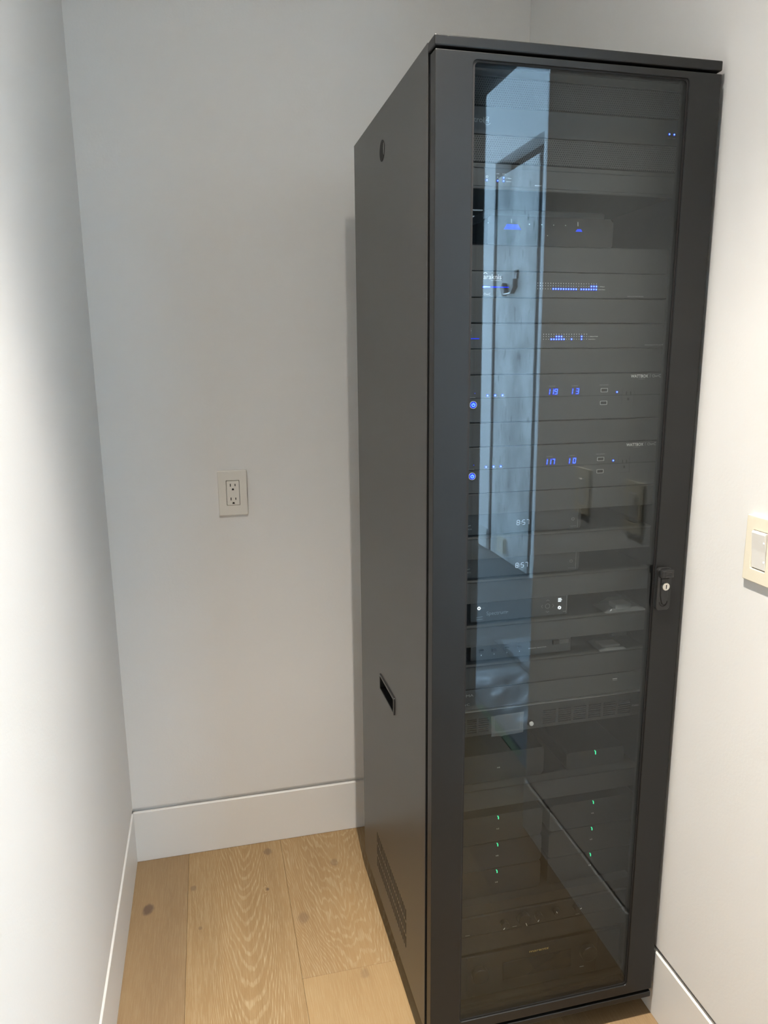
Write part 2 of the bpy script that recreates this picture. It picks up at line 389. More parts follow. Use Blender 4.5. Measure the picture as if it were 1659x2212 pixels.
# ------------------------------------------------------------------ setting: walls, baseboards
RV = .014                                                    # height of the reveal over the baseboard
def wall(name, *boxes, m=None): return put(name, B(*boxes), m or M['wall'], kind='structure')
wall('wall_back', (XL-.12, XO, YB+.010, YB+.13, -.01, ZC+.1), (XL, XR, YB, YB+.010, BH+RV, ZC))
wall('wall_left', (XL-.13, XL-.010, YF-.12, YB+.13, -.01, ZC+.1), (XL-.010, XL, YF, YB, BH+RV, ZC))
wall('wall_front', (XL-.13, XO, YF-.13, YF-.010, -.01, ZC+.1), (XL, XR, YF-.010, YF, BH+RV, ZC))
wall('wall_right', (XR+.012, XO, D1, YB+.13, -.01, HZ), (XR+.012, XO, YF-.13, D0, -.01, HZ), (XR+.012, XO, D0, D1, DH, HZ),
     (XR, XR+.012, D1, YB, BH+RV, ZC), (XR, XR+.012, YF, D0, BH+RV, ZC), (XR, XR+.012, D0, D1, DH, ZC))
put('ceiling', B((XL-.13, XR+.010, YF-.13, YB+.13, ZC, ZC+.10)), M['ceil'], kind='structure')
def base(name, *boxes): return put(name, B(*boxes, bevel=.0012, seg=1), M['trim'], kind='structure')
base('baseboard_back', (XL, XR, YB-BT, YB+.008, 0, BH))
base('baseboard_left', (XL-.008, XL+BT, YF, YB-BT, 0, BH))
base('baseboard_right', (XR-BT, XR+.008, -.558, YB-BT, 0, BH), (XR-BT, XR+.008, D1-.009, -.5595, 0, BH), (XR+.008, XO-.03, D1-.009, D1+.004, 0, BH), (XR-BT, XR+.008, YF, D0+.009, 0, BH))
base('baseboard_front', (XL+BT, XR-BT, YF-.008, YF+BT, 0, BH))
# door lining with its rebate and black seal
put('door_1', B((XR+.012, .646, D0, D0+.006, 0, DH), (.658, XO-.002, D0, D0+.006, 0, DH), (XR+.012, .646, D0+.006, D1, DH-.006, DH), (.658, XO-.002, D0+.006, D1, DH-.006, DH)), M['bronze'], kind='structure')
put('door_seal', B((.6465, .6575, D0+.0005, D0+.0035, 0, DH-.004), (.6465, .6575, D0+.0035, D1, DH-.0035, DH-.0005)), M['black'], kind='structure').name = 'trim_1'

# ------------------------------------------------------------------ setting: the daylit hall beyond the doorway
put('floor_hall', B((XO, 1.95, -6.6, 1.1, -.16, -.002), (-3.1, XO, -6.6, YF-.13, -.16, -.002)), M['hallfloor'], kind='structure')
put('ceiling_hall', B((XO, 1.95, -6.6, 1.1, HZ, HZ+.1), (-3.1, XO, -6.6, YF-.13, HZ, HZ+.1)), M['ceil'], kind='structure')
CY0, CY1, CZ1 = -4.02, -3.27, 2.72                           # concrete bay
put('wall_hall', B((HX, HX+.2, CY1+.02, 1.1, -.01, HZ), (HX, HX+.2, -6.6, CY0-.02, -.01, HZ), (HX, HX+.2, CY0-.02, CY1+.02, CZ1+.11, HZ)), M['hallpaint'], kind='structure')
put('wall_hall_recess', B((HX+.12, HX+.2, CY0-.02, CY1+.02, -.01, CZ1+.11)), M['hole'], kind='structure')  # near-black back: the shade of the gaps put into the colour
put('wall_hall_concrete', B((HX+.003, HX+.118, CY0+.035, CY1-.042, 0, CZ1), bevel=.002, seg=1), M['concrete'], kind='structure')
put('gap_shade', B((HX+.010, HX+.119, CY0-.02, CY0+.034, 0, CZ1), (HX+.010, HX+.119, CY1-.041, CY1+.02, 0, CZ1)), M['hole'], kind='structure')  # black boxes added in the gaps to stand for their shade
put('wall_hall_end', B((XO, 1.95, 1.1, 1.2, -.01, HZ)), M['hallpaint'], kind='structure')
put('wall_hall_side', B((-3.2, -3.1, -6.6, YF-.13, -.01, HZ), (-3.1, XL-.13, YF-.13, YF-.03, -.01, HZ)), M['hallpaint'], kind='structure')
put('baseboard_hall', B((HX-.010, HX-.0005, CY1+.03, 1.09, 0, BH), (HX-.010, HX-.0005, -6.5, CY0-.03, 0, BH), bevel=.0012, seg=1), M['trim'], kind='structure')
wf = put('window_1', B((-3.1, 1.72, -6.62, -6.54, 0, .08), (-3.1, 1.72, -6.62, -6.54, HZ-.08, HZ), *[(x-.03, x+.03, -6.62, -6.54, .08, HZ-.08) for x in (-3.06, -1.5, .1, 1.68)]), M['black'], kind='structure')
for x0, x1 in ((-3.03, -1.53), (-1.47, .07), (.13, 1.65)): put('pane', B((x0, x1, -6.585, -6.575, .08, HZ-.08)), M['clear'], wf)
pl = bpy.data.lights.new('window_portal', 'AREA'); pl.shape = 'RECTANGLE'; pl.size = 4.7; pl.size_y = HZ-.2; pl.cycles.is_portal = True
po = bpy.data.objects.new('window_portal', pl); COL.objects.link(po); po.location = (-.7, -6.53, HZ/2); po.rotation_euler = (math.radians(90), 0, 0)

# ------------------------------------------------------------------ downlight in the nook ceiling
LX, LY = -.065, -.43
t = thing('recessed_downlight', 'round recessed downlight in the white ceiling in front of the rack', 'lamp', (LX, LY, ZC))
bm = bmesh.new(); n = 32; rr = [(.085, ZC-.004), (.062, ZC-.004), (.058, ZC-.001), (.058, ZC-.0005), (.085, ZC-.0005)]
Ls = [[bm.verts.new((LX+r*math.cos(i*2*math.pi/n), LY+r*math.sin(i*2*math.pi/n), z)) for i in range(n)] for r, z in rr]
for a in range(len(rr)):
    b = (a+1) % len(rr)
    for i in range(n): bm.faces.new((Ls[a][i], Ls[a][(i+1) % n], Ls[b][(i+1) % n], Ls[b][i]))
put('trim_ring', bm, M['trim'], t, smooth=True)
put('lens', vcyl(LX, LY, .057, ZC-.0022, ZC-.0006, 32), M['lamp'], t)
ld = bpy.data.lights.new('downlight_beam', 'POINT'); ld.energy = LAMP_POWER; ld.color = (1, .935, .84); ld.shadow_soft_size = .02
ld.use_nodes = True; lt = ld.node_tree                        # narrow beam of the recessed reflector: strength by angle from straight down
em = lt.nodes['Emission']; ge = lt.nodes.new('ShaderNodeNewGeometry'); sx = lt.nodes.new('ShaderNodeSeparateXYZ'); lt.links.new(ge.outputs['Incoming'], sx.inputs[0])
ab = lt.nodes.new('ShaderNodeMath'); ab.operation = 'ABSOLUTE'; lt.links.new(sx.outputs[2], ab.inputs[0])
ac = lt.nodes.new('ShaderNodeMath'); ac.operation = 'ARCCOSINE'; lt.links.new(ab.outputs[0], ac.inputs[0])
sc_ = lt.nodes.new('ShaderNodeMath'); sc_.operation = 'MULTIPLY'; sc_.inputs[1].default_value = 2/math.pi; lt.links.new(ac.outputs[0], sc_.inputs[0])
fc = lt.nodes.new('ShaderNodeFloatCurve'); lt.links.new(sc_.outputs[0], fc.inputs['Value'])
BEAM = [(0, 15.5), (12, 15.0), (18, 12.3), (22, 9.2), (26, 7.0), (30, 5.2), (35, 2.6), (40, 1.25), (46, .74), (53, .50), (62, .36), (75, .22), (90, .05)]
cv = fc.mapping.curves[0]
while len(cv.points) > 2: cv.points.remove(cv.points[1])
cv.points[0].location = (0, BEAM[0][1]/16); cv.points[1].location = (1, BEAM[-1][1]/16)
for th, q in BEAM[1:-1]: cv.points.new(th/90, q/16)
fc.mapping.update()
mu = lt.nodes.new('ShaderNodeMath'); mu.operation = 'MULTIPLY'; mu.inputs[1].default_value = 16; lt.links.new(fc.outputs[0], mu.inputs[0]); lt.links.new(mu.outputs[0], em.inputs['Strength'])
lo = bpy.data.objects.new('downlight_beam', ld); COL.objects.link(lo); lo.location = (LX, LY, ZC-.025)

# ------------------------------------------------------------------ outlets and switches
def receptacle(t, cx, y, cz, flip=1):
    """duplex insert on a plate that looks towards -y"""
    put('receptacle', poly(rrect(cx-.0172, cx+.0172, cz-.0342, cz+.0342, .002, 3), y-.0030, y+.001, bevel=.0006), M['outlet'], t)
    for dz in (.0185, -.0205):
        for (dx, h) in ((-.0065, .0080), (.0065, .0066)):
            put('slot', B((cx+dx-.0012, cx+dx+.0012, y-.0033, y-.0028, cz+dz+.004-h/2, cz+dz+.004+h/2)), M['hole'], t)
        P = [(cx+.0031*math.cos(a*math.pi/8), cz+dz-.0085+.0034*math.sin(a*math.pi/8)) for a in range(9)]+[(cx-.0031, cz+dz-.0105), (cx+.0031, cz+dz-.0105)]
        put('ground_hole', poly(P, y-.0033, y-.0028), M['hole'], t)
OX, OZ = -.322, 1.116
t = thing('wall_outlet', 'almond duplex electrical outlet with plate on the back wall left of the rack', 'outlet', (OX, YB, OZ))
y0 = YB-.0065
put('cover_plate', frame(rrect(OX-.0405, OX+.0405, OZ-.064, OZ+.064, .004, 4), rrect(OX-.0180, OX+.0180, OZ-.0350, OZ+.0350, .002, 4), y0, YB, bevel=.0022), M['outlet'], t, smooth=False)
put('inner_gap', B((OX-.0181, OX+.0181, YB-.0035, YB-.001, OZ-.0351, OZ+.0351)), M['hole'], t)
receptacle(t, OX, y0+.0022, OZ)

def switch(cy, cz, label):
    t = thing('light_switch', label, 'light switch', (XR, cy, cz), 'light switches on the right wall')
    x0 = XR-.0075
    put('cover_plate', frame([(a, b) for a, b in rrect(cy-.0350, cy+.0350, cz-.0585, cz+.0585, .0025, 4)], rrect(cy-.0172, cy+.0172, cz-.0342, cz+.0342, .0012, 4), x0, XR, axis='x', bevel=.0016), M['plate'], t)
    put('inner_gap', B((XR-.003, XR-.001, cy-.0174, cy+.0174, cz-.0344, cz+.0344)), M['hole'], t)
    bm = bmesh.new()                                         # rocker: upper end stands proud, lower end sinks
    S = [(cz-.0325, x0+.0012), (cz+.0, x0-.0012), (cz+.031, x0-.0050), (cz+.0335, x0-.0030), (cz+.0335, XR-.003), (cz-.0325, XR-.003)]
    a = [bm.verts.new((x, cy-.0163, z)) for z, x in S]; b = [bm.verts.new((x, cy+.0163, z)) for z, x in S]
    bm.faces.new(a); bm.faces.new(b)
    for i in range(len(S)): bm.faces.new((a[i], a[(i+1) % len(S)], b[(i+1) % len(S)], b[i]))
    bmesh.ops.bevel(bm, geom=bm.edges, offset=.0008, segments=1, affect='EDGES')
    put('rocker', bm, M['rocker'], t)
    for dz in (.017, -.017):
        xx = x0-.0033 if dz > 0 else x0+.0000
        put('indicator_light', B((xx-.0006, xx+.0008, cy-.0145, cy-.0125, cz+dz-.0012, cz+dz+.0012)), M['led_white'], t)
switch(-.190, 1.152, 'ivory light switch plate with white rocker, on the right wall nearest the rack')
switch(-.422, 1.149, 'ivory light switch plate farther from the rack, seen whole only mirrored in the glass')

# ------------------------------------------------------------------ things in the hall, seen mirrored in the glass
OY, OZ2 = -3.74, .106
t = thing('wall_outlet', 'square ivory outlet low on the grey concrete in the hall, mirrored in the glass', 'outlet', (HX, OY, OZ2))
put('cover_plate', frame(rrect(OY-.058, OY+.058, OZ2-.055, OZ2+.055, .003, 3), rrect(OY-.024, OY+.024, OZ2-.030, OZ2+.030, .002, 3), HX-.024, HX+.003, axis='x'), M['plate'], t)
put('insert', B((HX-.018, HX+.003, OY-.0235, OY+.0235, OZ2-.0295, OZ2+.0295)), M['rocker'], t)
t = thing('wall_bracket', 'small dark metal bracket with bent prongs high on the hall concrete, mirrored in the glass', 'bracket', (HX, -3.68, 1.96))
put('back_plate', B((HX-.012, HX+.003, -3.637, -3.590, 2.000, 2.058), bevel=.001, seg=1), M['black'], t)
def prong(y0, z0, y1, z1, w, m):
    d = Vector((y1-y0, z1-z0)).normalized(); nn = Vector((-d.y, d.x))*w/2
    put('prong', poly([(y0+nn.x, z0+nn.y), (y0-nn.x, z0-nn.y), (y1-nn.x, z1-nn.y), (y1+nn.x, z1+nn.y)], HX-.03, HX+.003, axis='x'), m, t)
prong(-3.606, 1.960, -3.665, 1.918, .028, M['dark']); prong(-3.815, 1.975, -3.775, 1.915, .05, M['dark']); prong(-3.775, 1.912, -3.66, 1.912, .006, M['silver']); prong(-3.613, 2.0, -3.613, 1.96, .004, M['dark'])

def crumple(x0, x1, y0, y1, z0, amp, nx, ny, seed, fn=None):
    rnd = random.Random(seed); bm = bmesh.new(); V = []
    ph = [(rnd.uniform(6, 30), rnd.uniform(6, 30), rnd.uniform(0, 6), rnd.uniform(.2, 1)) for _ in range(9)]
    for i in range(nx+1):
        row = []
        for j in range(ny+1):
            x, y = x0+(x1-x0)*i/nx, y0+(y1-y0)*j/ny
            h = sum(w*abs(math.sin(a*x+b*y+c)) for a, b, c, w in ph)/4.5
            e = min(1, 4*min(i/nx, 1-i/nx, j/ny, 1-j/ny)+.15)
            row.append(bm.verts.new((x+(rnd.random()-.5)*.006, y+(rnd.random()-.5)*.006, z0+amp*h*e)))
        V.append(row)
    for i in range(nx):
        for j in range(ny): bm.faces.new((V[i][j], V[i+1][j], V[i+1][j+1], V[i][j+1]))
    return bm
tag(put('plastic_sheet', crumple(.72, 1.03, -1.86, -1.02, .002, .06, 22, 44, 3), M['sheet'], smooth=True), 'crumpled clear plastic sheet on the hall floor just outside the doorway, mirrored in the glass', 'plastic sheet')
tag(put('floor_board', B((1.045, 1.70, -2.27, -.9, -.001, .006), bevel=.001, seg=1), M['hallfloor']), 'flat grey covering board on the hall floor beside the crumpled sheet, mirrored in the glass', 'board')
tag(put('plastic_sheet', crumple(1.06, 1.68, -2.20, -1.2, .0075, .03, 30, 48, 8), M['sheet'], smooth=True), 'rumpled plastic film lying over the grey covering board in the hall, mirrored in the glass', 'plastic sheet')
tag(put('masking_tape', B((.689, .716, -1.545, -1.12, -.001, .0015)), M['tape']), 'strip of green masking tape on the hall floor along the doorway, mirrored in the glass', 'tape')

# ------------------------------------------------------------------ the rack cabinet
R = thing('equipment_rack', 'tall charcoal steel equipment rack cabinet with a tinted glass front door', 'rack cabinet', (W/2, DEP/2, 0))
YS = .039
slots = []
ny = 24
for i in range(ny):
    u = .192+(.481-.192)*(i/(ny-1)); u0 = u-.0030; u1 = u+.0030
    for k in range(3): slots.append((u0, u1, .1345+k*.0365, .1345+k*.0365+.0300))
cup = (.285, .421, .681, .716); lock = (.351, .369, 1.886, 1.917)
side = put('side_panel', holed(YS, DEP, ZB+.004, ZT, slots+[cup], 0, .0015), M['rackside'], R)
put('side_lining', holed(YS+.004, DEP-.002, ZB+.006, ZT-.004, [cup], .016, .019), M['inner'], side)
# recessed pull with its raised rim
c0, c1, d0, d1 = cup
put('recessed_pull', frame(rrect(c0-.004, c1+.004, d0-.004, d1+.004, .003, 3), rrect(c0+.002, c1-.002, d0+.002, d1-.002, .002, 3), -.0032, .002, axis='x', bevel=.0012), M['black'], side)
bm = B((.0015, .030, c0-.001, c1+.001, d0-.001, d0+.001), (.0015, .030, c0-.001, c1+.001, d1-.001, d1+.001), (.0015, .030, c0-.001, c0+.001, d0, d1), (.0015, .030, c1-.001, c1+.001, d0, d1))
merge(bm, poly([(c0, d0), (c1, d0), (c1, d1), (c0, d1)], .028, .030, axis='x'))
put('pull_cup', bm, M['black'], side)
# round quarter-turn hole with the latch behind it
def xring(cy, cz, r0, r1, x0, x1, n=28):
    return frame([(cy+r1*math.cos(2*math.pi*i/n), cz+r1*math.sin(2*math.pi*i/n)) for i in range(n)], [(cy+r0*math.cos(2*math.pi*i/n), cz+r0*math.sin(2*math.pi*i/n)) for i in range(n)], x0, x1, axis='x')
LP_ = [(.360+.0205*math.cos(i*2*math.pi/32), 1.9015+.0205*math.sin(i*2*math.pi/32)) for i in range(32)]
put('latch_hole', poly(LP_, -.0006, .0018, axis='x'), M['hole'], side)
put('latch_cam', poly([(.3425+.0035*math.sin(i*math.pi/8), 1.9015+.0115*math.cos(i*math.pi/8)) for i in range(9)], -.0012, -.0004, axis='x'), M['dark_steel'], side, label='small metal latch cam')
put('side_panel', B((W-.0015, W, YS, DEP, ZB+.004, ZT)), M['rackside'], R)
put('side_lining', B((W-.019, W-.016, YS+.004, DEP-.002, ZB+.006, ZT-.004)), M['inner'], R)
put('back_panel', B((.004, W-.004, DEP-.003, DEP-.001, ZB+.004, ZT-.004)), M['inner'], R)
bm = B((.0006, W-.0006, YS+.001, DEP, ZT-.0035, ZT-.0005)); merge(bm, B((.0004, W-.0004, .0005, YS-.0008, ZT-.0165, ZT), bevel=.0022, seg=2))
put('top_cap', bm, M['rack'], R)
put('bottom_panel', B((.002, W-.002, YS, DEP, ZB+.002, ZB+.006)), M['inner'], R)
put('bottom_rail', B((.001, W-.001, .0005, YS+.01, ZB, ZB+.0135), bevel=.0018), M['rack'], R)
bm = holed(.003, W-.003, ZB+.014, ZT-.017, [(.022, W-.022, .083, 1.956)], YS-.001, YS+.004, axis='y')
put('front_frame', bm, M['inner'], R)
for fx, fy in ((.06, .12), (W-.06, .12), (.06, DEP-.08), (W-.06, DEP-.08)):
    put('leveling_foot', vcyl(fx, fy, .022, .0005, .012, bm=vcyl(fx, fy, .006, .012, ZB+.003)), M['black'], R)
FY = .055                                                    # plane of the equipment faces
for x0, x1 in ((.0190, .0215), (W-.0215, W-.0190)): put('mounting_rail', B((x0, x1, FY+.004, FY+.05, ZB+.01, ZT-.01)), M['inner'], R)
# door
DX0, DX1, DZ0, DZ1 = .0012, W-.0012, .079, 1.9625
GX0, GX1, GZ0, GZ1 = .0655, .4610, .1030, 1.9515
out = []
n = 6
for cx, cz, a in ((DX1-.002, DZ1-.002, 0), (DX0+.002, DZ1-.002, 90), (DX0+.002, DZ0+.002, 180), (DX1-.002, DZ0+.002, 270)):
    for i in range(n+1): out.append((cx+.002*math.cos(math.radians(a+90*i/n)), cz+.002*math.sin(math.radians(a+90*i/n))))
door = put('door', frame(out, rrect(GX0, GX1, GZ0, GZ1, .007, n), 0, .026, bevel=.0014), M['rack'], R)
put('door_gasket', frame(rrect(GX0+.0002, GX1-.0002, GZ0+.0002, GZ1-.0002, .007, n), rrect(GX0+.0034, GX1-.0034, GZ0+.0034, GZ1-.0034, .006, n), .0028, .0039), M['hole'], door)
put('glass_pane', B((GX0-.004, GX1+.004, .0040, .0085, GZ0-.004, GZ1+.004)), M['glass'], door)
# swing handle
hx, hz0, hz1 = .4770, .988, 1.0745
hd = put('handle_base', poly(rrect(hx-.0150, hx+.0150, hz0, hz1, .006, 5), -.0085, .001, bevel=.002), M['black'], door)
put('handle_grip', B((hx-.0140, hx+.0142, -.0180, -.008, hz1-.0185, hz1-.0015), bevel=.003), M['gloss'], door)
for k in range(4): put('grip_rib', B((hx-.006, hx+.008, -.0188, -.0175, hz1-.016+k*.0028, hz1-.0148+k*.0028)), M['dark'], door)
K = [(hx-.0085, hz1-.021), (hx+.0085, hz1-.021), (hx+.0082, hz0+.030), (hx+.0042, hz0+.020), (hx+.0040, hz0+.014), (hx, hz0+.0115), (hx-.0040, hz0+.014), (hx-.0042, hz0+.020), (hx-.0082, hz0+.030)]
cen = (hx, (hz0+hz1)/2)
put('handle_seam', poly([(cen[0]+(p[0]-cen[0])*1.10, cen[1]+(p[1]-cen[1])*1.03) for p in K], -.0090, -.008), M['hole'], door)
put('handle_lever', poly(K, -.0105, -.008, bevel=.0012), M['black'], door)
put('finger_ring', ring(hx, hz0+.0165, .0085, .0016, -.0092, -.008, math.pi*.95, math.pi*2.05), M['hole'], door)
put('lock_cylinder', cyl(hx, hz1-.0365, .0078, -.0150, -.009, bevel=.0008), M['steel'], door, label='round bright metal lock cylinder')
put('keyway', B((hx-.0009, hx+.0009, -.0153, -.0149, hz1-.0405, hz1-.0325)), M['hole'], door)

# ------------------------------------------------------------------ filler panels, vents, shelves of the rack
EX0, EX1 = .0215, W-.0215
def panel(z0, z1, m='panel', name='blank_panel', d=.004):
    return put(name, B((EX0, EX1, FY, FY+d, z0+.0006, z1-.0006), bevel=.0006, seg=1), M[m], R)
panel(1.9480, 1.9780)
panel(1.9020, 1.9475, 'perf', 'vent_panel'); panel(1.8125, 1.8568, 'perf', 'vent_panel')
for a, b in ((1.5440, 1.5875), (1.4520, 1.4975), (1.3195, 1.3635), (1.1895, 1.2305)): panel(a, b)
SHELF = [(1.6780, 1.6335), (1.1430, 1.1015), (1.0560, 1.0130), (.9630, .9225), (.8815, .8335), (.6060, .5620), (.0790, .0640)]
for zt, zf in SHELF:
    bm = B((EX0, EX1, FY, FY+.0025, zf+.0006, zt), (EX0+.012, EX1-.012, FY, FY+.38, zt-.002, zt), bevel=.0004, seg=1)
    put('shelf', bm, M['panel'] if zt > .62 else M['amp'], R)  # lower shelves take the darker black: the dim cabinet bottom painted in
def chassis(t, x0, x1, z0, z1, y0=FY, depth=.30, face='face', ears=True, bev=.0010):
    """front plate and the case behind it"""
    put('front_plate', B((x0, x1, y0, y0+.005, z0+.0006, z1-.0006), bevel=bev), M[face], t)
    put('case', B((max(x0, .04), min(x1, W-.04), y0+.005, y0+depth, z0+.002, z1-.002)), M['inner'], t)
def led(t, x, z, y=FY, r=.0021, name='status_light'):
    o = put(name, cyl(x, z, r, y-.0006, y+.0002, 14), M['led_blue'], t)
    put('glow', cyl(x, z, r*.5, y-.0012, y-.0005, 10), M['led_core'], o)
LEDP = {}
def icon_power(t, x, z, r, w, mt, y=FY):
    bm = ring(x, z, r, w, y-.0005, y, math.radians(125), math.radians(415), 18); merge(bm, bar(x, z+r*.15, x, z+r*1.15, w, y-.0005, y))
    put('power_symbol', bm, mt, t)

# home controller
t = thing('home_controller', 'black one-unit controller with a numeral 4 in its ringed logo, between the two vent panels', 'controller', (W/2, FY, 1.858))
chassis(t, EX0, EX1, 1.8570, 1.9015)
lettering('control', .0690, .1055, 1.8755, FY, M['dim'], t)
put('logo_ring', ring(.1120, 1.8785, .0062, .0007, FY-.0005, FY, math.radians(60), math.radians(330)), M['dim'], t)
lettering('4', .1090, .1150, 1.8755, FY, M['dim'], t)
led(t, .4640, 1.8770); led(t, .4740, 1.8768)
lettering('DATA', .4610, .4670, 1.8700, FY, M['dim'], t, h=.0012); lettering('LINK', .4710, .4770, 1.8700, FY, M['dim'], t, h=.0012)

# router
t = thing('network_router', 'black router with four blue lights at its left end, below the lower vent panel', 'router', (W/2, FY, 1.769))
chassis(t, EX0, EX1, 1.7690, 1.8120)
put('trim_line', B((EX0+.02, EX1-.02, FY-.0006, FY+.0002, 1.8040, 1.8046)), M['black'], t)
put('trim_line', B((EX0+.02, EX1-.02, FY-.0006, FY+.0002, 1.7745, 1.7751)), M['black'], t)
for x, z in ((.1130, 1.7840), (.1330, 1.7838), (.1440, 1.7890), (.1440, 1.7838)): led(t, x, z, r=.0019)
icon_power(t, .1132, 1.7900, .0017, .0004, M['print'])
lettering('LAN', .1300, .1355, 1.7945, FY, M['print'], t, h=.0015); lettering('WAN', .1410, .1472, 1.7945, FY, M['print'], t, h=.0015)
put('indicator_dot', cyl(.1328, 1.7895, .0006, FY-.0005, FY, 8), M['print'], t)
lettering('1 Gbps', .1490, .1585, 1.7880, FY, M['print'], t, h=.0014); lettering('Link/Act', .1490, .1585, 1.7828, FY, M['print'], t, h=.0014)
lettering('AN-310-RT', .2030, .2160, 1.7780, FY, M['print'], t, h=.0019)

# modem lying on the top shelf
t = thing('internet_modem', 'black modem lying on the top shelf with two blue trapezoid lights', 'modem', (.245, .09, 1.6783))
yy = .085
bm = poly(rrect(.128, .378, 1.6785, 1.7330, .006, 5), yy, yy+.20, bevel=.002)
put('case', bm, M['gloss'], t)
put('top_ridge', poly(rrect(.135, .371, 1.7332, 1.7475, .004, 4), yy+.02, yy+.20, bevel=.002), M['dark'], t)
def trap(x0, x1, x2, x3, z0, z1): return poly([(x0, z0), (x1, z0), (x2, z1), (x3, z1)], yy-.0008, yy+.0004)
M['trapblue'] = simple('blue_lit_window', (0, 0, .05), emis=(.003, .06, 1.0), es=1.5)
put('status_light', trap(.1590, .1920, .1860, .1645, 1.7095, 1.7185), M['trapblue'], t)
put('status_light', trap(.3010, .3150, .3115, .3045, 1.7095, 1.7140), M['trapblue'], t)
for x in (.1285, .2085, .2330, .2565, .2805): put('marker_dot', cyl(x, 1.7195, .0007, yy-.0006, yy, 8), M['print'], t)
put('marker_dot', cyl(.2450, 1.7010, .0006, yy-.0006, yy, 8), M['print'], t)
put('marker_tick', bar(.1735, 1.7205, .1730, 1.7275, .0013, yy-.0006, yy), M['print'], t)
put('marker_tick', bar(.3055, 1.7190, .3050, 1.7265, .0013, yy-.0006, yy), M['print'], t)
t = thing('cable_bundle', 'grey cable end resting at the left of the top shelf beside the modem', 'cable', (.09, .075, 1.6783))
put('cable', B((.094, .116, .078, .084, 1.7380, 1.7405), bevel=.001), M['silver'], t)
put('cable_tab', poly([(.084, 1.7285), (.099, 1.7285), (.090, 1.7215), (.084, 1.7215)], .074, .077), M['silver'], t)
put('cable_drop', B((.085, .088, .076, .079, 1.6790, 1.7285)), M['dark'], t)

# network switches
def net_switch(z0, z1, label, npt, xa, pitch, zr, lit_top, lit_bot, model, mx, mz, extra):
    t = thing('network_switch', label, 'network switch', (W/2, FY, z0), 'network switches')
    chassis(t, EX0, EX1, z0, z1)
    bm = bmesh.new()
    for i in range(npt):
        for j, zz in enumerate(zr[:2]):
            if i in (lit_top, lit_bot)[j]: led(t, xa+i*pitch, zz, r=.0022)
            else: cyl(xa+i*pitch, zz, .0006, FY-.0005, FY+.0001, 6, bm)
        bar(xa+i*pitch, zr[2]-.0008, xa+i*pitch, zr[2]+.0008, .0007, FY-.0005, FY+.0001, bm)
    o = put('port_marks', bm, M['print'], t, kind='stuff')
    lettering(extra[0], xa+npt*pitch-.001, xa+npt*pitch+.012+extra[2], zr[0]-.0008, FY, M['print'], t, h=.0016)
    lettering(extra[1], xa+npt*pitch-.001, xa+npt*pitch+.013, zr[1]-.0008, FY, M['print'], t, h=.0016)
    lettering(model, mx[0], mx[1], mz, FY, M['dim'], t, h=.0022)
    return t
t = net_switch(1.5882, 1.6330, 'upper black network switch with a long double row of blue port lights', 24, .2150, .00510, (1.6095, 1.6042, 1.6140), {21, 22, 23}, set(range(6, 16)) | set(range(17, 24)),
               'AN-110-SW-R-24', (.3970, .4310), 1.5915, ('1 Gbps', 'Link/Act', 0))
lettering('araknis', .1100, .1440, 1.6195, FY, M['print'], t)
put('logo_arc', ring(.1135, 1.6265, .0038, .0009, FY-.0005, FY, math.radians(25), math.radians(150), 10), M['print'], t)
lettering('NETWORKS', .1240, .1440, 1.6165, FY, M['print'], t, h=.0014)
P = [(.1090, 1.6060)]+[(.1095+.0022*math.cos(a), 1.6060+.0020*math.sin(a)) for a in [math.pi*(.5+i/8) for i in range(9)]]
bm = poly([(.1105, 1.6081), (.1090, 1.6075), (.1084, 1.6060), (.1090, 1.6045), (.1105, 1.6039), (.1260, 1.6047), (.1590, 1.6052), (.1590, 1.6066), (.1260, 1.6073)], FY-.0006, FY+.0002)
o = put('light_bar', bm, M['led_blue'], t); put('glow', poly([(.1105, 1.6073), (.1096, 1.6060), (.1105, 1.6048), (.1230, 1.6055), (.1230, 1.6066)], FY-.0012, FY-.0005), M['led_core'], o)
lettering('OvrC', .1110, .1240, 1.5915, FY, M['print'], t, h=.0042)
t = net_switch(1.4980, 1.5425, 'lower black network switch with fewer blue port lights', 18, .2300, .00513, (1.5195, 1.5147, 1.5237), {5, 6, 7, 15}, {3, 4, 5, 6, 7, 8, 11, 15},
               'AN-220-SW-R-16-POE', (.4400, .4850), 1.5025, ('1 Gbps/PoE', 'Link/Act', .006))
lettering('araknis', .0560, .0885, 1.5285, FY, M['print'], t)
lettering('NETWORKS', .0700, .0885, 1.5255, FY, M['print'], t, h=.0014)
put('light_bar', B((.0560, .1040, FY-.0006, FY+.0002, 1.5153, 1.5168)), M['led_blue'], t)

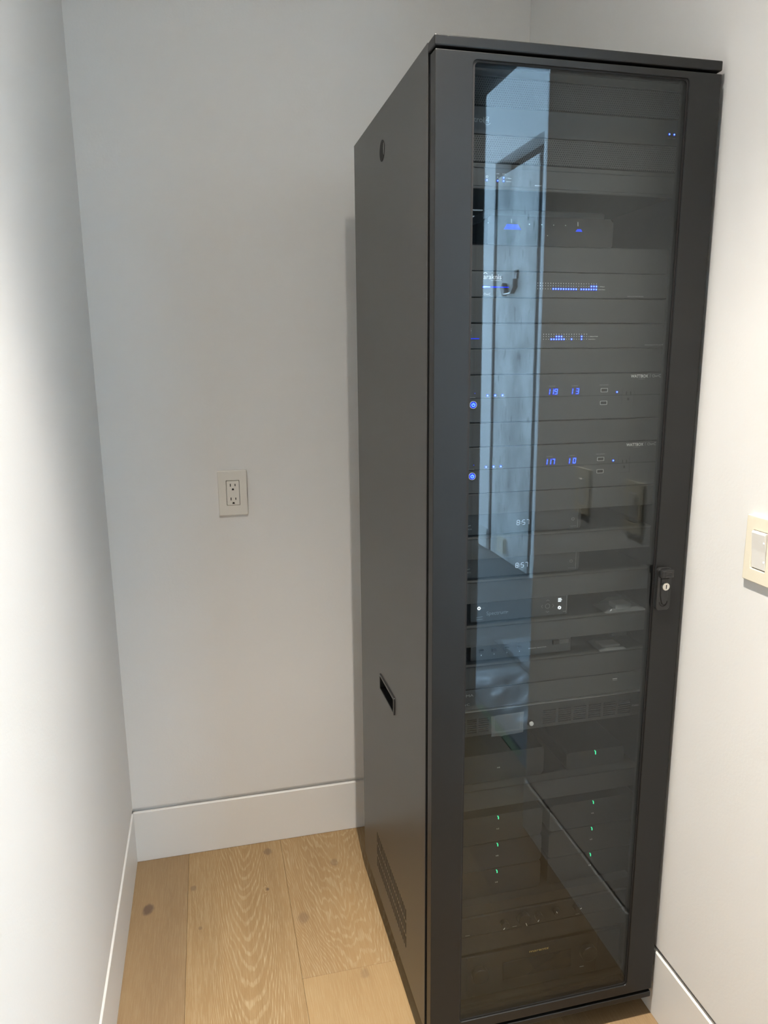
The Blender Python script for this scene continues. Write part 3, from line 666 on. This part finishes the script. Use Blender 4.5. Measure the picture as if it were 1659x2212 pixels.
# power conditioners
def conditioner(z0, z1, zg, label, volts, amps, dx):
    t = thing('power_conditioner', label, 'power conditioner', (W/2, FY, z0), 'power conditioners')
    chassis(t, EX0, EX1, z0, z1)
    put('seam', B((EX0+.001, EX1-.001, FY-.0004, FY+.0004, zg-.0005, zg+.0005)), M['hole'], t)
    for a in ('WATTBOX',): lettering(a, .4150+dx, .4520+dx, z1-.0090, FY, M['print'], t, h=.0058, bold=.012)
    put('logo_divider', B((.4563+dx, .4567+dx, FY-.0004, FY, z1-.0095, z1-.0025)), M['dim'], t)
    lettering('OvrC', .4610+dx, .4800+dx, z1-.0088, FY, M['dim'], t, h=.0056)
    lettering('POWERED BY', .4310+dx, .4460+dx, z1-.0122, FY, M['dim'], t, h=.0013)
    digits(volts, .2412, zg+.0045, .0048, .0092, .0076, .0030, FY+.0002, M['halo_deep'], t, name='digit_halo')  # thick strokes behind the digits: their glow built as a shape
    digits(volts, .2412, zg+.0045, .0048, .0092, .0076, .0010, FY-.0004, M['trapblue2'], t)
    digits(amps, .2930, zg+.0045, .0048, .0092, .0076, .0030, FY+.0002, M['halo_deep'], t, name='digit_halo')
    digits(amps, .2930, zg+.0045, .0048, .0092, .0076, .0010, FY-.0004, M['trapblue2'], t)
    lettering('VOLTAGE', .2440, .2570, zg+.0185, FY, M['dim'], t, h=.0016); lettering('CURRENT', .2910, .3045, zg+.0185, FY, M['dim'], t, h=.0016)
    lettering('USB CHARGING', .3490, .3680, zg+.0190, FY, M['dim'], t, h=.0016)
    for zc in (zg+.0100, zg-.0140):
        put('usb_port', frame(rrect(.3522, .3670, zc-.0038, zc+.0038, .0012, 3), rrect(.3531, .3661, zc-.0029, zc+.0029, .0008, 3), FY-.0008, FY+.0004), M['silver'], t)
        put('usb_slot', B((.3533, .3659, FY-.0003, FY+.0002, zc-.0027, zc+.0027)), M['hole'], t)
    led(t, .3870, zg+.0060, r=.0024)
    # socket on the right of the face
    put('socket_frame', frame(rrect(.3985, .4240, zg-.0190, zg+.0135, .001, 2), rrect(.3990, .4235, zg-.0185, zg+.0130, .001, 2), FY-.0004, FY+.0002), M['dark'], t)
    for xx in (.4075, .4165): put('socket_slot', B((xx-.001, xx+.001, FY-.0004, FY+.0002, zg-.001, zg+.0065)), M['hole'], t)
    put('socket_slot', cyl(.4120, zg-.0080, .0026, FY-.0004, FY+.0002, 12), M['hole'], t)
    b = put('power_button', cyl(.0945, zg-.0120, .0058, FY-.0012, FY+.0005, 24), M['led_blue'], t)
    put('button_ring', ring(.0945, zg-.0120, .0066, .0008, FY-.0014, FY), M['led_dimwhite'], t)
    bm = ring(.0945, zg-.0120, .0030, .0008, FY-.0020, FY-.0011, math.radians(125), math.radians(415), 18); merge(bm, bar(.0945, zg-.0120, .0945, zg-.0082, .0009, FY-.0020, FY-.0011))
    put('power_symbol', bm, M['led_core'], b)
    for x in (.1220, .1370, .1515): led(t, x, zg+.0045, r=.0024)
    put('indicator_dot', cyl(.0975, zg+.0090, .0007, FY-.0006, FY, 8), M['led_blue'], t)
    lettering('POWER', .0880, .0985, zg+.0005, FY, M['dim'], t, h=.0016)
    for k, x in enumerate((.1220, .1370, .1515)): lettering(('WIRING', 'REMOTE', 'CLOUD')[k], x-.0050, x+.0050, zg+.0008, FY, M['dim'], t, h=.0010)
M['trapblue2'] = simple('blue_digit', (0, 0, 0), emis=(.12, .32, 1.0), es=2.2)
conditioner(1.3645, 1.4512, 1.4095, 'upper black power conditioner reading 119 in blue digits', '119', 'l3', 0)
conditioner(1.2312, 1.3188, 1.2768, 'lower black power conditioner reading 117 in blue digits', '117', 'l0', -.001)

# set-top boxes
def set_top(zs, z1, label):
    t = thing('set_top_box', label, 'set-top box', (.19, .075, zs), 'set-top boxes')
    y = .075; up_ = -.0045
    put('case', poly(rrect(.045, .3345, zs+.003, z1-.001, .004, 5), y, y+.20, bevel=.0015), M['face'], t)
    for fx in (.06, .31): put('rubber_foot', vcyl(fx, y+.02, .006, zs+.0002, zs+.0032, 12), M['black'], t)
    put('end_line', B((.3270, .3275, y-.0004, y+.0002, zs+.005, z1-.003)), M['dim'], t)
    zc = zs+.0175
    digits('8:57', .1965, zc, .0052, .0092, .0086, .0010, y, M['led_dimwhite'], t, lean=.05)
    icon_power(t, .3170, zc+.0050, .0030, .0006, M['dim'], y)
    lettering('POWER', .3115, .3245, zc-.0105, y, M['dim'], t, h=.0014)
    lettering('ARRIS', .0870, .1030, zc-.0040, y, M['dim'], t, h=.0026)
    put('logo_swoosh', bar(.0900, zc+.0025, .1010, zc+.0048, .0010, y-.0005, y), M['dim'], t)
    return t
set_top(1.1432, 1.1872, 'upper black set-top box, its white clock reading 8:57, below the power conditioners')
set_top(1.0562, 1.1000, 'lower black set-top box, its white clock reading 8:57, just above the cable receiver')

# cable receiver
t = thing('cable_receiver', 'black cable receiver with white lit round buttons and an arrow pad', 'cable box', (.20, .075, .9632))
y = .075; zs = .9632
put('case', poly(rrect(.1030, .3145, zs+.003, 1.0105, .003, 4), y, y+.20, bevel=.0015), M['face'], t)
for fx in (.12, .30): put('rubber_foot', vcyl(fx, y+.02, .006, zs+.0002, zs+.0032, 12), M['black'], t)
put('end_line', B((.3105, .3110, y-.0004, y+.0002, zs+.005, 1.006)), M['dim'], t)
dz = -.0075; dx = .0085
put('power_button', ring(.1210, 1.005+dz-.002, .0026, .0016, y-.0008, y), M['led_white'], t)
lettering('power', .1255, .1330, 1.0045+dz-.002, y, M['dim'], t, h=.0014)
lettering('Spectrum', .1370, .1800, .9870+dz, y, M['dim'], t)
put('logo_arrow', bar(.1800, .9905+dz, .1835, .9905+dz, .0012, y-.0005, y), M['dim'], t)
bm = bar(.1160, .9845+dz, .1290, .9850+dz, .0009, y-.0005, y); merge(bm, bar(.1160, .9795+dz, .1290, .9800+dz, .0009, y-.0005, y)); put('fine_print', bm, M['dim'], t)
px, pz = .2690, .9955+dz-.001
put('arrow_pad_ring', ring(px, pz, .0048, .0007, y-.0005, y), M['dim'], t)
for k in range(4):
    a = k*math.pi/2; c, s = math.cos(a), math.sin(a); f = lambda u, v: (px+c*u-s*v, pz+s*u+c*v)
    p0, p1, p2 = f(.0108, .0035), f(.0135, 0), f(.0108, -.0035)
    bm = bar(*p0, *p1, .0007, y-.0005, y); merge(bm, bar(*p1, *p2, .0007, y-.0005, y)); put('arrow_mark', bm, M['dim'], t)
bm = bmesh.new()
for k in range(3): bar(.2920, 1.0045+dz+k*.0030-.002, .2985+(.0015 if k == 1 else 0), 1.0045+dz+k*.0030-.002, .0014, y-.0008, y, bm)
put('menu_button', bm, M['led_white'], t)
bm = ring(.2955, .9890+dz, .0026, .0020, y-.0008, y, math.radians(-100), math.radians(50), 12); merge(bm, ring(.2955, .9890+dz, .0026, .0020, y-.0008, y, math.radians(80), math.radians(230), 12))
put('round_button', bm, M['led_white'], t)
put('trim_corner', B((.3040, .3105, y-.0004, y, .9795+dz, .9803+dz)), M['dim'], t)

# speaker selector
t = thing('speaker_selector', 'black speaker selector with buttons numbered 1 to 4', 'speaker selector', (.21, .075, .8817))
zs = .8817
put('case', poly(rrect(.1050, .3250, zs+.003, .9200, .002, 3), y, y+.16, bevel=.001), M['face'], t)
for fx in (.12, .31): put('rubber_foot', vcyl(fx, y+.02, .006, zs+.0002, zs+.0032, 12), M['black'], t)
for k in range(4):
    x = .1275+k*.0275
    put('button', B((x-.0050, x+.0050, y-.0030, y+.0005, .9010, .9075), bevel=.0008, seg=1), M['black'], t)
    lettering(str(k+1), x-.0008, x+.0012, .8945, y, M['print'], t, h=.0026)
lettering('SPEAKER SELECTOR', .2300, .2700, .8985, y, M['print'], t, h=.0020, bold=.01)
put('rotary_switch', B((.2830, .2960, y-.0040, y+.0005, .9030, .9130), bevel=.001), M['black'], t)
for k in range(3): put('fine_print', bar(.2995, .9040+k*.0030, .3195, .9045+k*.0030, .0008, y-.0005, y), M['dim'], t)

# video recorder
t = thing('video_recorder', 'thin black video recorder directly above the battery backup', 'video recorder', (W/2, FY, .789))
chassis(t, EX0, EX1, .7885, .8332)
lettering('LUMA', .0760, .1050, .8185, FY, M['dim'], t, h=.0056); lettering('OvrC', .0760, .0970, .7995, FY, M['dim'], t, h=.0050)
for k in range(2): put('fine_print', bar(.4140, .8170+k*.0032, .4245, .8170+k*.0032, .0007, FY-.0005, FY), M['print' if k else 'dim'], t)

# battery backup
t = thing('battery_backup', 'black battery backup with louvred front, a clear film over its display and a white button', 'battery backup', (W/2, FY, .735))
grilles = []
zg = [.7430+i*.0046 for i in range(7)]
XG = [(.0655, .0870), (.0905, .1110), (.1145, .1370)]+[(.2555+k*.0343, .2845+k*.0343) for k in range(6)]
for (a, b) in XG:
    for z in zg: grilles.append((a, b, z-.0011, z+.0011))
put('front_plate', holed(EX0, EX1, .7345, .7875, grilles, FY-.006, FY+.003, axis='y'), M['amp'], t)
put('top_edge', B((EX0, EX1, FY-.0066, FY+.003, .7877, .7886)), M['silver'], t, label='bright top edge')
put('case', B((.04, W-.04, FY+.006, FY+.40, .7355, .7870)), M['inner'], t)
put('display', poly(rrect(.1500, .2030, .7400, .7740, .002, 3), FY-.0085, FY-.005), M['gloss'], t)
put('power_button', cyl(.2290, .7470, .0046, FY-.0105, FY-.005, 20, bevel=.0008), M['rocker'], t, label='round white push button')
put('button_collar', ring(.2290, .7470, .0062, .0026, FY-.0080, FY-.005), M['hole'], t)
lettering('CyberPower', .4600, .4990, .7555, FY-.006, M['dim'], t, h=.0036)
bm = bmesh.new(); rnd = random.Random(5); V = []
for i in range(13):
    V.append([bm.verts.new((.1400+.0700*i/12+rnd.uniform(-.0006, .0006), FY-.0100-.004*abs(math.sin(i*1.3+j*2.1))*rnd.random(), .7305+.0460*j/9+.0015*i/12)) for j in range(10)])
for i in range(12):
    for j in range(9): bm.faces.new((V[i][j], V[i+1][j], V[i+1][j+1], V[i][j+1]))
put('protective_film', bm, M['film'], t, label='wrinkled clear film over the display', smooth=True)

# streaming amplifiers: seven boxes in two columns, and a smaller player
YA = .080
def amp(xc, zb, label, lit=True):
    t = thing('streaming_amplifier', label, 'amplifier', (xc, YA, zb), 'streaming amplifiers')
    put('case', poly(rrect(xc-.1032, xc+.1032, zb+.0012, zb+.0648, .006, 5), YA, YA+.215, bevel=.003), M['amp'], t)
    put('base_plinth', B((xc-.10, xc+.10, YA+.008, YA+.20, zb, zb+.0014)), M['black'], t)
    zt = zb+.0648
    if lit:
        bm = bar(xc-.0015, zt-.0028, xc+.0006, zt-.0060, .0018, YA-.0009, YA); merge(bm, bar(xc+.0006, zt-.0058, xc+.0008, zt-.0110, .0018, YA-.0009, YA)); put('status_light', bm, M['led_green'], t)
    z = zt-.0340
    bm = poly([(xc-.0028, z-.0016), (xc-.0004, z), (xc-.0028, z+.0016)], YA-.0005, YA)
    for q in (.0008, .0022): merge(bm, bar(xc+q, z-.0016, xc+q, z+.0016, .0007, YA-.0005, YA))
    put('play_mark', bm, M['dim'], t)
    return t
XA = (.1755, .3995)
ZA = [.4610, .3955, .3300]
rows = ('top', 'middle', 'bottom')
for k, z in enumerate(ZA):
    for c in (0, 1):
        amp(XA[c], z, '%s of three stacked black amplifiers with green lights, %s column' % (rows[k], ('left', 'right')[c]))
amp(XA[0]-.002, .6062, 'black amplifier alone on the shelf below the battery backup, no green light', False)
t = thing('music_player', 'small black player with a green light, right of the single amplifier', 'player', (XA[1], YA, .6062))
put('case', poly(rrect(.3300, .4680, .6075, .6465, .005, 5), YA, YA+.138, bevel=.003), M['amp'], t)
put('base_plinth', B((.336, .462, YA+.006, YA+.13, .6062, .6078)), M['black'], t)
bm = bar(.3960, .6450, .3985, .6415, .0018, YA-.0009, YA); merge(bm, bar(.3985, .6417, .3988, .6350, .0018, YA-.0009, YA)); put('status_light', bm, M['led_green'], t)
put('shelf', B((EX0+.012, EX1-.012, FY+.006, FY+.38, .3275, .3298), (EX0, EX1, FY+.004, FY+.007, .3060, .3298)), M['amp'], R)

# control unit with knobs
t = thing('audio_preamplifier', 'dark preamplifier with a row of round knobs with white marks, below the stacked amplifiers', 'preamplifier', (W/2, FY, .2575))
chassis(t, EX0, EX1, .2575, .3040, face='amp')
for (x, z, r, a) in ((.1840, .2780, .0085, 235), (.2290, .2820, .0140, 290), (.2640, .2810, .0085, 235), (.3070, .2830, .0085, 120), (.3560, .2840, .0085, 20)):
    o = put('knob', cyl(x, z, r, FY-.012, FY+.001, 24, bevel=.001), M['black'], t)
    a = math.radians(a); put('knob_mark', bar(x+r*.45*math.cos(a), z+r*.45*math.sin(a), x+r*.98*math.cos(a), z+r*.98*math.sin(a), .0012, FY-.0126, FY-.0118), M['print'], o)  # short white bar towards each knob's rim
for x in (.0960, .2050, .3560): put('fine_print', bar(x, .2625, x+.010, .2625, .0005, FY-.0005, FY), M['dim'], t)
put('shelf', B((EX0+.012, EX1-.012, FY+.006, FY+.38, .2555, .2573), (EX0, EX1, FY, FY+.003, .2150, .2568)), M['amp'], R)

# receiver at the bottom
t = thing('audio_receiver', 'slim black audio receiver with gold lettering at the bottom of the rack', 'receiver', (W/2, FY, .0795))
put('front_plate', B((.0480, .4780, .066, .076, .0880, .1960), bevel=.003), M['amp'], t)
put('side_cheek', B((.0490, .1060, .0640, .0665, .0900, .1940), bevel=.0008, seg=1), M['amp'], t); put('side_cheek', B((.4200, .4770, .0640, .0665, .0900, .1940), bevel=.0008, seg=1), M['amp'], t)
put('case', B((.052, .474, .076, .38, .0870, .1950)), M['inner'], t)
for fx in (.09, .436): put('rubber_foot', vcyl(fx, .10, .014, .0792, .0872, 16), M['black'], t)
for fx in (.1340, .3960): put('knob', cyl(fx, .1500, .0190, .052, .067, 32, bevel=.002), M['black'], t)
lettering('marantz', .2530, .3000, .1760, .066, M['gold'], t, h=.0062, bold=.012)
put('display', B((.1900, .3560, .0652, .0662, .1180, .1640), bevel=.0003, seg=1), M['gloss'], t)
put('button', B((.3800, .3900, .0650, .0662, .1090, .1100)), M['dim'], t)
put('bottom_seal', B((EX0, EX1, FY+.004, FY+.008, .0600, .0790)), M['panel'], R).name = 'kick_panel'

# plastic-bagged leftovers on the shelves
def bag(name, x0, x1, yb, z0, h, label, packet, seed):
    rnd = random.Random(seed)
    t = thing(name, label, 'plastic bag', ((x0+x1)/2, yb, z0), 'bagged accessories on the shelves')
    bm = bmesh.new(); nx, ny = 16, 8; V = []
    for i in range(nx+1):
        u = i/nx; row = []
        for j in range(ny+1):
            v = j/ny
            e = math.sin(math.pi*u)**.5*math.sin(math.pi*min(1, v*1.0))**.6 if 0 < u < 1 and 0 < v < 1 else 0
            row.append(bm.verts.new((x0+(x1-x0)*u, yb+.06*v, z0+.0006+h*e*(.65+.5*rnd.random()))))
        V.append(row)
    for i in range(nx):
        for j in range(ny): bm.faces.new((V[i][j], V[i+1][j], V[i+1][j+1], V[i][j+1]))
    put('clear_bag', bm, M['film'], t)
    a, b, hh = packet
    put('packet', B((a, b, yb+.014, yb+.045, z0+.0008, z0+hh), bevel=min(.0025, hh*.4), seg=2), M['foil'], t)
bag('accessory_bag', .395, .490, .062, .9632, .026, 'clear plastic bag of small parts on the shelf right of the cable receiver', (.425, .462, .012), 1)
bag('accessory_bag', .385, .447, .060, .8817, .012, 'small flat bag with bright packet right of the speaker selector, nearer the glass', (.398, .440, .0065), 2)
bag('accessory_bag', .440, .500, .112, .8817, .020, 'pale wrinkled bag on the shelf right of the speaker selector, farther back', (.450, .488, .010), 3)
